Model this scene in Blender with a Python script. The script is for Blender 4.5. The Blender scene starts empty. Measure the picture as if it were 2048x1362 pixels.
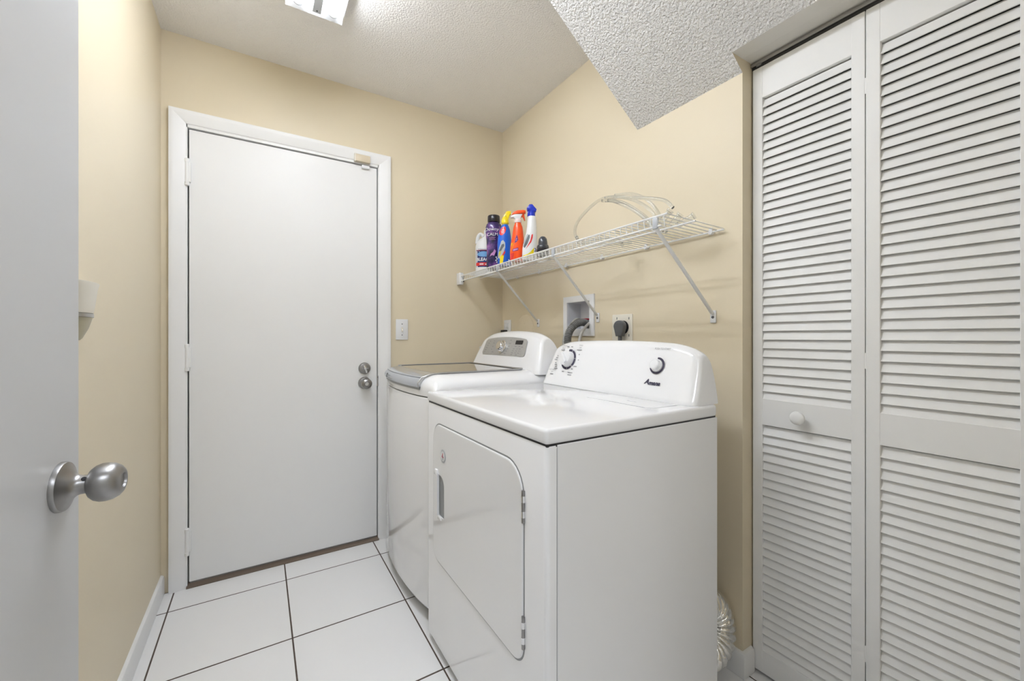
import bpy, bmesh, math, random
from mathutils import Vector, Matrix
random.seed(7)
S = bpy.context.scene
COL = S.collection
PI = math.pi
R = math.radians

# ------------------------------------------------------------------ camera
CAM_H = 1.115
cd = bpy.data.cameras.new('camera'); cam = bpy.data.objects.new('camera', cd); COL.objects.link(cam)
cam.location = (0, 0, CAM_H); cam.rotation_euler = (R(90), 0, R(-31.7))
cd.sensor_fit = 'HORIZONTAL'; cd.sensor_width = 36.0; cd.lens = 817 / 2048 * 36.0
cd.shift_y = -7 / 2048; cd.clip_start = 0.02
S.camera = cam

# ------------------------------------------------------------------ world, exposure
wd = bpy.data.worlds.new('world'); S.world = wd; wd.use_nodes = True
wd.node_tree.nodes['Background'].inputs[0].default_value = (.84, .9, 1, 1)
wd.node_tree.nodes['Background'].inputs[1].default_value = 0.35
S.view_settings.view_transform = 'Standard'; S.view_settings.look = 'None'
S.view_settings.gamma = 1.0; S.view_settings.use_curve_mapping = False
S.view_settings.exposure = 0.36
TUBE_POWER = 34.0
HALL_FILL_POWER = 19.0
# added unseen fill light in the hallway behind the camera, shining through the doorway
hl = bpy.data.lights.new('hallway_fill', 'AREA'); hl.shape = 'RECTANGLE'; hl.size = .9; hl.size_y = .5
hl.energy = HALL_FILL_POWER; hl.color = (.84, .895, 1.0)
hlo = bpy.data.objects.new('hallway_fill', hl); COL.objects.link(hlo); hlo.location = (-.15, -1.0, 2.40)

# ------------------------------------------------------------------ materials
MATS = {}
def mat(name, col, rough=.5, metal=0.0, spec=.5, var=.03, vscale=6.0, bump=0.0, bscale=200.0, bdist=.002,
        coat=0.0, trans=0.0, emit=None, estr=0.0, ior=1.45, aniso=0.0, stretch=None, detail=3.0, alpha=1.0):
    m = bpy.data.materials.new(name); m.use_nodes = True
    nt = m.node_tree; b = nt.nodes['Principled BSDF']
    tc = nt.nodes.new('ShaderNodeTexCoord'); src = tc.outputs['Object']
    if stretch:
        mp = nt.nodes.new('ShaderNodeMapping'); mp.inputs['Scale'].default_value = stretch
        nt.links.new(src, mp.inputs['Vector']); src = mp.outputs['Vector']
    n = nt.nodes.new('ShaderNodeTexNoise'); n.inputs['Scale'].default_value = vscale; n.inputs['Detail'].default_value = 4
    nt.links.new(src, n.inputs['Vector'])
    mx = nt.nodes.new('ShaderNodeMix'); mx.data_type = 'RGBA'
    mx.inputs['A'].default_value = tuple(max(0, c * (1 - var)) for c in col) + (1,)
    mx.inputs['B'].default_value = tuple(min(1, c * (1 + var)) for c in col) + (1,)
    nt.links.new(n.outputs['Fac'], mx.inputs['Factor']); nt.links.new(mx.outputs['Result'], b.inputs['Base Color'])
    b.inputs['Roughness'].default_value = rough; b.inputs['Metallic'].default_value = metal
    b.inputs['Specular IOR Level'].default_value = spec; b.inputs['IOR'].default_value = ior
    b.inputs['Coat Weight'].default_value = coat; b.inputs['Coat Roughness'].default_value = .05
    b.inputs['Transmission Weight'].default_value = trans; b.inputs['Anisotropic'].default_value = aniso
    b.inputs['Alpha'].default_value = alpha
    if emit:
        b.inputs['Emission Color'].default_value = tuple(emit) + (1,); b.inputs['Emission Strength'].default_value = estr
    if bump:
        bn = nt.nodes.new('ShaderNodeTexNoise'); bn.inputs['Scale'].default_value = bscale; bn.inputs['Detail'].default_value = detail
        nt.links.new(src, bn.inputs['Vector'])
        bp = nt.nodes.new('ShaderNodeBump'); bp.inputs['Strength'].default_value = bump; bp.inputs['Distance'].default_value = bdist
        nt.links.new(bn.outputs['Fac'], bp.inputs['Height']); nt.links.new(bp.outputs['Normal'], b.inputs['Normal'])
    MATS[name] = m
    return m

mat('wall_paint', (.76, .668, .495), .42, spec=.35, var=.02, vscale=2.5, bump=.12, bscale=160, bdist=.002)
mat('ceiling_texture', (.93, .915, .89), .9, spec=.2, var=.02, bump=.8, bscale=135, bdist=.006, detail=2.0)
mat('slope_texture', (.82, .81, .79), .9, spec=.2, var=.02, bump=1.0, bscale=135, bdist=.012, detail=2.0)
mat('smooth_ceiling', (.74, .72, .67), .7, var=.05, vscale=12, bump=.1, bscale=80)
mat('grout', (.10, .075, .06), .95, var=.3, vscale=30)
mat('tile', (.90, .895, .885), .16, spec=.5, var=.012, vscale=5, bump=.04, bscale=12, bdist=.002)
mat('door_paint', (.87, .87, .86), .38, spec=.4, var=.012, vscale=3, bump=.05, bscale=60, bdist=.001)
mat('trim_paint', (.88, .88, .87), .35, spec=.4, var=.015, vscale=8, bump=.05, bscale=40, bdist=.001)
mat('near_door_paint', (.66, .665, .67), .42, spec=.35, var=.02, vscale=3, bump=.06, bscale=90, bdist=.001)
mat('louver_paint', (.89, .888, .87), .45, spec=.35, var=.02, vscale=9, bump=.06, bscale=70, bdist=.001, stretch=(1, .12, 1))
mat('appliance', (.87, .87, .87), .10, spec=.5, var=.008, vscale=3, coat=.4, bump=.03, bscale=9, bdist=.002)
mat('appliance_side', (.84, .84, .835), .22, spec=.5, var=.01, vscale=3, coat=.2, bump=.05, bscale=14, bdist=.002)
mat('white_plastic', (.84, .845, .85), .25, spec=.5, var=.01)
mat('warm_plastic', (.80, .76, .66), .4, var=.03)
mat('beige_plastic', (.66, .57, .42), .45, var=.04)
mat('shelf_wire', (.80, .80, .78), .35, spec=.5, var=.03)
mat('nickel', (.34, .335, .33), .36, metal=1, var=.05, vscale=40, aniso=.4)
mat('chrome', (.75, .75, .76), .10, metal=1, var=.02)
mat('brushed_silver', (.50, .50, .50), .34, metal=1, var=.06, vscale=60, stretch=(1, 1, 14))
mat('panel_silver', (.50, .50, .49), .42, metal=.55, var=.10, vscale=90)
mat('lid_glass', (.10, .10, .095), .04, spec=.9, var=.05, coat=1.0)
mat('lid_silver', (.62, .65, .70), .20, metal=.8, var=.03)
mat('grip_grey', (.28, .29, .29), .35, var=.05)
mat('gap_shade', (.02, .02, .02), .8, var=.2)
mat('toe_black', (.035, .04, .035), .6, var=.2)
mat('black_print', (.05, .045, .08), .5, var=.1)
mat('grey_print', (.30, .30, .31), .6, var=.1)
mat('hose_grey', (.19, .19, .185), .45, var=.08, vscale=30)
mat('hose_light', (.40, .39, .36), .40, var=.08)
mat('plug_grey', (.11, .115, .12), .5, var=.12, vscale=40)
mat('plug_black', (.02, .02, .022), .5, var=.15)
mat('valve_red', (.35, .015, .03), .4, var=.05)
mat('box_plastic', (.76, .77, .80), .4, var=.02)
mat('foil', (.80, .79, .76), .22, metal=1, var=.1, vscale=25, bump=.5, bscale=55, bdist=.01)
mat('track_metal', (.42, .41, .39), .4, metal=.8, var=.1)
mat('track_shade', (.05, .048, .045), .6, var=.2)
mat('sill_wood', (.16, .12, .09), .7, var=.3, vscale=20, stretch=(.2, 2, 2))
mat('sweep_grey', (.25, .24, .23), .6, var=.2)
mat('tube_glow', (1, 1, 1), .3, emit=(.84, .885, .975), estr=TUBE_POWER)
mat('fixture_white', (.85, .86, .87), .35, var=.01)
mat('fixture_grey', (.50, .52, .54), .35, var=.03)
mat('night_lens', (.74, .69, .50), .3, trans=.35, var=.04)
mat('clear_vinyl', (.86, .87, .85), .08, trans=.92, ior=1.45, var=.01)
mat('hall_paint', (.80, .78, .73), .6, var=.02)
mat('closet_shade', (.16, .155, .15), .8, var=.05)  # closet walls darkened in colour so the slat gaps read as shade
def plastic(name, c, r=.28): return mat(name, c, r, var=.02, coat=.2)
plastic('bp_white', (.82, .83, .84)); plastic('bp_navy', (.02, .03, .16)); plastic('bp_blue', (.006, .12, .62)); plastic('bp_orange', (.90, .085, .008))
plastic('bp_yellow', (.85, .66, .01)); plastic('bp_royal', (.008, .03, .48)); plastic('bp_red', (.70, .03, .03)); plastic('bp_black', (.012, .01, .016))
plastic('bp_pinkwhite', (.86, .74, .72)); plastic('bp_violet', (.10, .02, .16)); plastic('bp_sky', (.16, .38, .72)); plastic('bp_grey', (.10, .12, .14)); plastic('bp_silverlabel', (.46, .50, .52))
plastic('bp_limegold', (.62, .55, .06)); plastic('bp_darkorange', (.80, .20, .01)); plastic('bp_maroon', (.22, .02, .06)); plastic('bp_lilac', (.55, .25, .52)); plastic('bp_charcoal', (.05, .055, .065), .22)
def nebula():
    m = mat('bp_nebula', (.05, .03, .10), .25, var=.1, coat=.3)
    nt = m.node_tree; b = nt.nodes['Principled BSDF']; tc = [n for n in nt.nodes if n.type == 'TEX_COORD'][0]
    n = nt.nodes.new('ShaderNodeTexNoise'); n.inputs['Scale'].default_value = 17; n.inputs['Detail'].default_value = 6
    nt.links.new(tc.outputs['Object'], n.inputs['Vector'])
    r = nt.nodes.new('ShaderNodeValToRGB'); e = r.color_ramp.elements
    e[0].position = .36; e[0].color = (.010, .010, .045, 1); e[1].position = .72; e[1].color = (.50, .22, .50, 1)
    x = e.new(.48); x.color = (.045, .025, .13, 1); x = e.new(.58); x.color = (.16, .06, .26, 1)
    nt.links.new(n.outputs['Fac'], r.inputs['Fac']); nt.links.new(r.outputs['Color'], b.inputs['Base Color'])
nebula()

# ------------------------------------------------------------------ builders
ORG = {}
class MB:
    """collects shapes; build() links them as ONE mesh object"""
    def __init__(s): s.v = []; s.f = []; s.mi = []
    def add(s, vs, fs, m=0):
        k = len(s.v); s.v += [tuple(v) for v in vs]; s.f += [tuple(i + k for i in f) for f in fs]; s.mi += [m] * len(fs); return s
    def box(s, a, b, bev=0.0, seg=2, m=0):
        a, b = [min(p, q) for p, q in zip(a, b)], [max(p, q) for p, q in zip(a, b)]
        bm = bmesh.new(); bmesh.ops.create_cube(bm, size=1)
        for v in bm.verts: v.co = Vector([(a[i] + b[i]) / 2 + v.co[i] * (b[i] - a[i]) for i in range(3)])
        if bev: bmesh.ops.bevel(bm, geom=bm.edges[:], offset=bev, segments=seg, profile=.5, affect='EDGES')
        return s.frombm(bm, m)
    def frombm(s, bm, m=0):
        bm.verts.index_update(); s.add([v.co[:] for v in bm.verts], [[v.index for v in f.verts] for f in bm.faces], m); bm.free(); return s
    def prism(s, pts, vec, bev=0.0, seg=2, m=0):
        """pts: 3d loop; swept along vec"""
        bm = bmesh.new(); vec = Vector(vec)
        a = [bm.verts.new(p) for p in pts]; b = [bm.verts.new(Vector(p) + vec) for p in pts]; n = len(pts)
        bm.faces.new(a); bm.faces.new(b[::-1])
        for i in range(n): bm.faces.new((a[i], b[i], b[(i + 1) % n], a[(i + 1) % n]))
        bmesh.ops.recalc_face_normals(bm, faces=bm.faces[:])
        if bev:
            es = [e for e in bm.edges if (e.verts[0] in a) == (e.verts[1] in a)]
            bmesh.ops.bevel(bm, geom=es, offset=bev, segments=seg, profile=.5, affect='EDGES')
        return s.frombm(bm, m)
    def loft(s, rings, caps=True, close=True, m=0):
        n = len(rings[0]); vs = [p for r in rings for p in r]; fs = []
        for i in range(len(rings) - 1):
            for j in range(n if close else n - 1):
                q = (j + 1) % n; fs.append((i * n + j, i * n + q, (i + 1) * n + q, (i + 1) * n + j))
        if caps: fs.append(tuple(range(n))[::-1]); fs.append(tuple((len(rings) - 1) * n + j for j in range(n)))
        return s.add(vs, fs, m)
    def lathe(s, prof, o=(0, 0, 0), axis=(0, 0, 1), n=32, m=0, caps=True):
        """prof: (radius, distance along axis)"""
        ax = Vector(axis).normalized(); u = ax.orthogonal().normalized(); w = ax.cross(u); o = Vector(o)
        rings = [[o + ax * h + (u * math.cos(2 * PI * j / n) + w * math.sin(2 * PI * j / n)) * max(r, 1e-5) for j in range(n)] for r, h in prof]
        return s.loft(rings, caps, True, m)
    def tube(s, path, r, n=10, m=0, closed=False):
        P = [Vector(p) for p in path]; N = len(P); rs = r if isinstance(r, (list, tuple)) else [r] * N; rings = []; up = None
        for i in range(N):
            t = (P[(i + 1) % N] - P[i - 1]) if closed else (P[min(i + 1, N - 1)] - P[max(i - 1, 0)])
            t.normalize()
            if up is None: up = t.orthogonal().normalized()
            up = (up - t * up.dot(t)).normalized(); w = t.cross(up)
            rings.append([P[i] + (up * math.cos(2 * PI * j / n) + w * math.sin(2 * PI * j / n)) * rs[i] for j in range(n)])
        if closed: rings.append(rings[0])
        return s.loft(rings, not closed, True, m)
    def build(s, name, mats, parent=None, local=False, smooth=35, recalc=True):
        me = bpy.data.meshes.new(name); ob = bpy.data.objects.new(name, me)
        if parent is not None: off = Vector((0, 0, 0)) if local else ORG[parent.name]
        else:
            if local: off = Vector((0, 0, 0))
            else:
                lo = [min(v[i] for v in s.v) for i in range(3)]; hi = [max(v[i] for v in s.v) for i in range(3)]
                off = Vector(((lo[0] + hi[0]) / 2, (lo[1] + hi[1]) / 2, lo[2]))
        me.from_pydata([tuple(Vector(v) - off) for v in s.v], [], s.f)
        ml = mats if isinstance(mats, (list, tuple)) else [mats]
        for k in ml: me.materials.append(MATS[k])
        if len(ml) > 1:
            for p, i in zip(me.polygons, s.mi): p.material_index = i
        if recalc:
            bm = bmesh.new(); bm.from_mesh(me); bmesh.ops.recalc_face_normals(bm, faces=bm.faces[:]); bm.to_mesh(me); bm.free()
        if smooth:
            me.shade_smooth(); me.set_sharp_from_angle(angle=R(smooth))
        COL.objects.link(ob)
        if 'lettering' in name: ob['kind'] = 'stuff'
        if parent is not None: ob.parent = parent; ORG[ob.name] = ORG[parent.name]
        else: ob.location = off; ORG[ob.name] = off
        return ob

def tag(o, label=None, cat=None, group=None, kind=None):
    if label: o['label'] = label
    if cat: o['category'] = cat
    if group: o['group'] = group
    if kind: o['kind'] = kind
    return o
def thing(name, loc, label=None, cat=None, group=None, kind=None, rz=0):
    o = bpy.data.objects.new(name, None); COL.objects.link(o); o.location = loc; o.rotation_euler = (0, 0, rz)
    o.empty_display_size = .05; ORG[o.name] = Vector(loc); return tag(o, label, cat, group, kind)
def box(name, a, b, m, parent=None, bev=0.0, seg=2, local=False): return MB().box(a, b, bev, seg).build(name, m, parent, local)
def copy_part(o, dx, parent):
    c = o.copy(); COL.objects.link(c); c.parent = parent; c.location = Vector(o.location) + Vector(dx); ORG[c.name] = ORG[parent.name]; return c
def spline(pts, n=10):
    P = [Vector(p) for p in pts]; P = [2 * P[0] - P[1]] + P + [2 * P[-1] - P[-2]]; out = []
    for i in range(1, len(P) - 2):
        for k in range(n):
            t = k / n; a, b, c, d = P[i - 1], P[i], P[i + 1], P[i + 2]
            out.append(.5 * (2 * b + (c - a) * t + (2 * a - 5 * b + 4 * c - d) * t * t + (3 * b - a - 3 * c + d) * t ** 3))
    out.append(P[-2]); return out
def textmesh(txt, size, shear=0.0, bold=0.0, align='CENTER', width=1.0):
    """2d letter outlines -> (verts xy, faces)"""
    c = bpy.data.curves.new('t', 'FONT'); c.body = txt; c.size = size; c.shear = shear; c.offset = bold; c.align_x = align; c.align_y = 'CENTER'; c.resolution_u = 3
    o = bpy.data.objects.new('t', c); COL.objects.link(o); bpy.context.view_layer.update()
    me = bpy.data.meshes.new_from_object(o); v = [(p.co.x * width, p.co.y) for p in me.vertices]; f = [tuple(p.vertices) for p in me.polygons]
    bpy.data.objects.remove(o); bpy.data.curves.remove(c); bpy.data.meshes.remove(me); return v, f
def add_text(mb, txt, o, right, up, size, m=0, **k):
    v, f = textmesh(txt, size, **k); o = Vector(o); right = Vector(right); up = Vector(up)
    return mb.add([o + right * x + up * y for x, y in v], f, m)
def add_dash(mb, o, right, up, w, h, m=0):
    o = Vector(o); right = Vector(right); up = Vector(up)
    mb.add([o + right * x + up * y for x, y in ((-w / 2, -h / 2), (w / 2, -h / 2), (w / 2, h / 2), (-w / 2, h / 2))], [(0, 1, 2, 3)], m)
def slab_holes(mb, axis, c0, c1, r0, r1, holes):
    """solid wall between c0..c1 on `axis` ('X'/'Y'), rect r0..r1=(h,z), minus hole rects ((h0,z0),(h1,z1))"""
    hs = sorted({r0[0], r1[0]} | {h for q in holes for h in (q[0][0], q[1][0])}); zs = sorted({r0[1], r1[1]} | {z for q in holes for z in (q[0][1], q[1][1])})
    hs = [h for h in hs if r0[0] <= h <= r1[0]]; zs = [z for z in zs if r0[1] <= z <= r1[1]]
    hole = lambda i, j: any(q[0][0] <= (hs[i] + hs[i + 1]) / 2 <= q[1][0] and q[0][1] <= (zs[j] + zs[j + 1]) / 2 <= q[1][1] for q in holes)
    P = (lambda c, h, z: (c, h, z)) if axis == 'X' else (lambda c, h, z: (h, c, z))
    nh, nz = len(hs) - 1, len(zs) - 1
    solid = lambda i, j: 0 <= i < nh and 0 <= j < nz and not hole(i, j)
    for i in range(nh):
        for j in range(nz):
            if not solid(i, j): continue
            h0, h1, z0, z1 = hs[i], hs[i + 1], zs[j], zs[j + 1]
            for c in (c0, c1): mb.add([P(c, h0, z0), P(c, h1, z0), P(c, h1, z1), P(c, h0, z1)], [(0, 1, 2, 3)])
            for di, dj, e in ((-1, 0, ((h0, z0), (h0, z1))), (1, 0, ((h1, z0), (h1, z1))), (0, -1, ((h0, z0), (h1, z0))), (0, 1, ((h0, z1), (h1, z1)))):
                if not solid(i + di, j + dj):
                    (ha, za), (hb, zb) = e; mb.add([P(c0, ha, za), P(c0, hb, zb), P(c1, hb, zb), P(c1, ha, za)], [(0, 1, 2, 3)])
    return mb

# ------------------------------------------------------------------ room shell
WY = 2.307; XR = 1.3515; XL = -.365; CZ = 2.452; FY = -.06
XRB = XR + .115
CL0, CL1, CLZ = .142, .745, 2.030      # closet opening in the right wall
fl = tag(MB().box((XL - .1, FY - .1, -.06), (1.95, WY + .1, -.0010)).build('floor', 'grout'), 'white square floor tiles with thin dark grout lines', kind='structure')
gx = [-.3185 + .4222 * k for k in range(-1, 6)]; gy = [2.1405 - .4255 * k for k in range(-1, 6)]
for i in range(len(gx) - 1):
    for j in range(len(gy) - 1):
        x0, x1 = max(gx[i], XL + .004) + .0026, min(gx[i + 1], 1.94) - .0026; y0, y1 = max(gy[j + 1], FY - .08) + .0033, min(gy[j], WY - .002) - .0033
        if x1 - x0 < .01 or y1 - y0 < .01: continue
        box('tile', (x0, y0, -.012), (x1, y1, random.uniform(-.0001, .0001)), 'tile', fl, .0007, 1)

tag(slab_holes(MB(), 'Y', WY, WY + .10, (XL - .1, -.05), (XRB, CZ + .02), [((-.277, -.05), (.5585, 2.061))]).build('wall_back', 'wall_paint', smooth=0), 'pale yellow painted wall around the white slab door', kind='structure')
tag(MB().box((XL - .1, FY - .1, -.05), (XL, WY + .1, CZ + .02)).build('wall_left', 'wall_paint', smooth=0), 'pale yellow painted wall behind the open near door', kind='structure')
BX = (1.642, 1.468, 1.152, 1.293)
tag(slab_holes(MB(), 'X', XR, XRB, (FY - .1, -.05), (WY + .1, CZ + .02), [((CL0, -.05), (CL1, CLZ)), ((BX[1], BX[2]), (BX[0], BX[3]))]).build('wall_right', 'wall_paint', smooth=0),
    'pale yellow wall behind the washer and dryer', kind='structure')
tag(slab_holes(MB(), 'Y', FY - .1, FY, (XL - .1, -.05), (XRB, CZ + .02), [((-.30, -.05), (.60, 2.06))]).build('wall_front', 'wall_paint', smooth=0), 'pale yellow wall with the entrance doorway', kind='structure')
ce = tag(MB().box((XL - .1, FY - .1, CZ), (XRB, WY + .1, CZ + .06)).build('ceiling', 'ceiling_texture', smooth=0), 'flat popcorn-textured white ceiling', kind='structure')
# sloping underside of the stair above
SZ = 1.985; SK = .747; SX = XR - (CZ - SZ) / SK; NX = XR - (CLZ - SZ) / SK; SY = 1.184
mb = MB()
def seg(y0, y1, notch):
    p = [(NX, CLZ), (XR, CLZ)] if notch else [(XR, SZ)]
    q = [(SX, CZ)] + p + [(XR, CZ)]; n = len(q)
    vs = [(x, y, z) for y in (y0, y1) for x, z in q]
    for i in range(n - 1):
        mb.add([vs[i], vs[i + 1], vs[n + i + 1], vs[n + i]], [(0, 1, 2, 3)], 1 if notch and i == 1 else 0)
    return q
seg(FY, CL0, 0); seg(CL0, CL1, 1); seg(CL1, SY, 0)
for y in (CL0, CL1): mb.add([(NX, y, CLZ), (XR, y, CLZ), (XR, y, SZ)], [(0, 1, 2)], 2)
for y in (FY, SY): mb.add([(SX, y, CZ), (XR, y, SZ), (XR, y, CZ)], [(0, 1, 2)], 0)
tag(mb.build('ceiling_slope', ['slope_texture', 'smooth_ceiling', 'wall_paint'], smooth=0, recalc=False), 'sloping popcorn-textured stair underside above the closet door', kind='structure')
# smooth head of the closet opening inside the wall thickness
tag(box('trim_3', (XR - .0, CL0 + .001, CLZ - .0002), (XRB, CL1 - .001, CLZ + .001), 'smooth_ceiling'), 'smooth off-white head of the closet opening', kind='structure')
# closet interior and hallway
mb = MB()
for a, b in (((XRB, CL0 - .15, -.05), (XRB + .47, CL0 - .10, 2.3)), ((XRB, CL1 + .10, -.05), (XRB + .47, CL1 + .15, 2.3)), ((XRB + .46, CL0 - .15, -.05), (XRB + .5, CL1 + .15, 2.3)), ((XRB, CL0 - .15, 2.25), (XRB + .5, CL1 + .15, 2.3))): mb.box(a, b)
tag(mb.build('wall_closet', 'closet_shade', smooth=0), 'inside walls of the closet, darkened to shade the louvre gaps', kind='structure')
mb = MB()
for a, b in (((-1.3, -1.85, -.05), (1.8, -1.75, 2.5)), ((-1.4, -1.85, -.05), (-1.3, FY - .1, 2.5)), ((1.7, -1.85, -.05), (1.8, FY - .1, 2.5)), ((-1.4, FY - .1, -.05), (XL - .1, FY, 2.5)), ((XRB, FY - .1, -.05), (1.8, FY, 2.5))): mb.box(a, b)
tag(mb.build('wall_hallway', 'hall_paint', smooth=0), 'plain hallway walls beyond the doorway', kind='structure')
tag(box('ceiling_hallway', (-1.4, -1.85, 2.44), (1.8, FY - .1, 2.5), 'hall_paint'), 'plain hallway ceiling', kind='structure')
tag(box('floor_hallway', (-1.4, -1.85, -.05), (1.8, FY - .1, 0), 'tile'), 'plain hallway floor', kind='structure')

# baseboards
def baseboard(name, pts, label):
    prof = [(0, .0), (.013, .0), (.013, .066), (.010, .076), (.004, .080), (0, .080)]
    mb = MB(); rings = []
    for (x, y, nx, ny) in pts: rings.append([(x + nx * t, y + ny * t, z + .001) for t, z in prof])
    mb.loft(rings); return tag(mb.build(name, 'trim_paint'), label, kind='structure')
baseboard('baseboard_left', [(XL, FY, 1, 0), (XL, WY - .001, 1, 0)], 'white baseboard along the left wall')
baseboard('baseboard_right', [(XR, WY, -1, 0), (XR, CL1, -1, -1), (XR + .05, CL1, 0, -1)], 'white baseboard along the right wall wrapping into the closet jamb')

# ------------------------------------------------------------------ exterior slab door with casing
CO = (-.337, .621, 2.118); CI = (-.277, .5585, 2.061)
prof = [(0, 0), (0, .019), (.10, .0205), (.30, .019), (.85, .0115), (.95, .010), (1, .008), (1, 0)]
def ring(kind):
    out = []
    for t, h in prof:
        xl = CO[0] + (CI[0] - CO[0]) * t; xr = CO[1] + (CI[1] - CO[1]) * t; zt = CO[2] + (CI[2] - CO[2]) * t
        out.append({'bl': (xl, WY - h, 0), 'tl': (xl, WY - h, zt), 'tr': (xr, WY - h, zt), 'br': (xr, WY - h, 0)}[kind])
    return out
ca = thing('trim_1', (.14, WY, 0), 'white mitred casing around the slab door', kind='structure')
MB().loft([ring('bl'), ring('tl')]).build('casing_side', 'trim_paint', ca)
MB().loft([ring('tl'), ring('tr')]).build('casing_head', 'trim_paint', ca)
MB().loft([ring('tr'), ring('br')]).build('casing_side', 'trim_paint', ca)
mb = MB(); JB = (CI[0], CI[1], CI[2])
mb.box((JB[0] - .001, WY - .006, 0), (JB[0] + .0035, WY + .10, JB[2])); mb.box((JB[1] - .0035, WY - .006, 0), (JB[1] + .001, WY + .10, JB[2])); mb.box((JB[0], WY - .006, JB[2] - .013), (JB[1], WY + .10, JB[2] + .001))
mb.build('jamb', 'trim_paint', ca)
mb = MB(); mb.box((JB[0], WY + .042, 0), (JB[0] + .02, WY + .10, JB[2])); mb.box((JB[1] - .02, WY + .042, 0), (JB[1], WY + .10, JB[2])); mb.box((JB[0], WY + .042, JB[2] - .03), (JB[1], WY + .10, JB[2]))
mb.build('door_stop', 'gap_shade', ca)  # stop coloured near-black: painted shade behind the gap around the slab
d1 = thing('door_1', (.14, WY, 0), 'plain white slab door in the far wall', kind='structure')
sl = MB().box((-.2685, WY + .001, .021), (.5495, WY + .040, 2.042), .0015, 1).build('slab', 'door_paint', d1)
MB().box((-.266, WY + .006, .010), (.548, WY + .030, .022)).build('door_sweep', 'sweep_grey', d1)
MB().prism([(-.277, WY - .016, 0), (-.277, WY - .016, .004), (-.277, WY + .005, .013), (-.277, WY + .10, .014), (-.277, WY + .10, 0)], (.835, 0, 0)).build('threshold', 'sill_wood', d1)
for zc in (1.848, 1.024, .205):
    mb = MB(); hx, hy = -.2745, WY - .0075
    mb.lathe([(.0075, zc - .044), (.0075, zc + .044)], (hx, hy, 0)); mb.box((hx - .004, WY - .010, zc - .044), (hx + .014, WY + .001, zc + .044), .001, 1)
    h = mb.build('hinge', 'trim_paint', d1)
    for s_ in (-1, 1):
        MB().lathe([(.0092, 0), (.0092, .013), (.007, .016)], (hx, hy, zc + s_ * .044 - (.016 if s_ < 0 else 0)), n=20).build('knuckle', 'trim_paint', h)
# knob and deadbolt
kx, kz = .484, .866
kb = MB().lathe([(.033, 0), (.033, .004), (.030, .009), (.016, .012), (.013, .018), (.013, .026), (.019, .030), (.0265, .037), (.029, .046), (.028, .054), (.023, .061), (.014, .0645), (.0135, .062)], (kx, WY, kz), (0, -1, 0), 40).build('door_knob', 'nickel', d1)
MB().lathe([(.0085, 0), (.0085, .004)], (kx, WY - .060, kz), (0, -1, 0), 20).box((kx - .006, WY - .070, kz - .0035), (kx + .006, WY - .062, kz + .0035), .001, 1).build('turn_button', 'chrome', kb)
db = MB().lathe([(.0315, 0), (.0315, .004), (.028, .011), (.019, .014)], (kx, WY, .9455), (0, -1, 0), 40).build('deadbolt', 'nickel', d1)
mb = MB().lathe([(.008, .012), (.008, .019)], (kx, WY, .9455), (0, -1, 0), 20)
mb.prism([(kx - .010, WY - .018, .9455 + .016), (kx + .001, WY - .018, .9455 + .018), (kx + .012, WY - .018, .9455 - .022), (kx + .003, WY - .018, .9455 - .025)], (0, -.008, 0), .0015)
mb.build('thumb_turn', 'chrome', db)
for s_ in (-1, 1): MB().lathe([(.0035, .013), (.003, .0155)], (kx + s_ * .0135, WY, .9455), (0, -1, 0), 14).build('screw', 'chrome', db)
MB().box((.5485, WY - .0075, .845), (.5565, WY - .004, .902), .001, 1).build('strike_plate', 'chrome', d1)
# alarm contact above the door
al = thing('door_alarm_sensor', (.468, WY, 2.046), 'small beige door contact sensor on the casing above the slab door', 'sensor')
MB().box((.432, WY - .030, 2.052), (.508, WY - .008, 2.090), .003).build('sensor_body', 'beige_plastic', al)
MB().box((.427, WY - .0305, 2.050), (.434, WY - .010, 2.091), .001, 1).build('end_cap', 'warm_plastic', al)
MB().box((.468, WY - .014, 2.026), (.508, WY - .001, 2.042), .002).build('magnet', 'white_plastic', al)

# ------------------------------------------------------------------ near door, opened toward the camera
nd = thing('door_3', (-.2735, -.035, 0), 'pale grey-white door standing open at the left edge', kind='structure', rz=R(-4.6))
def ndl(x, y, z): return (x, y, z)
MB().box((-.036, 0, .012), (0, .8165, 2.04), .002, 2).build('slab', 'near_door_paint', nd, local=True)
ky, kz = .768, .9275
kb = MB().lathe([(r * .915, h * .755) for r, h in [(.0335, 0), (.0335, .004), (.0325, .007), (.0285, .0085), (.018, .016), (.0142, .021), (.0128, .026), (.0125, .034), (.0150, .0352), (.0200, .0385), (.0240, .044), (.0262, .051), (.0264, .058), (.0248, .067), (.0212, .0745), (.0165, .0790), (.0125, .0805), (.0105, .0800), (.0098, .0765)]], (0, ky, kz), (1, 0, 0), 56).build('door_knob', 'nickel', nd, local=True)
MB().lathe([(.0026, -.0005), (.0026, .0012)], (.0243, ky - .0077, kz + .0086), (0, -.66, .75), 14).build('release_hole', 'plug_black', kb, local=True)
MB().box((-.030, .8155, kz - .028), (-.006, .8172, kz + .028)).build('latch_plate', 'nickel', nd, local=True)
for z in (.25, 1.02, 1.8): MB().lathe([(.007, z - .045), (.007, z + .045)], (.004, -.003, 0)).build('hinge', 'nickel', nd, local=True)

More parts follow.
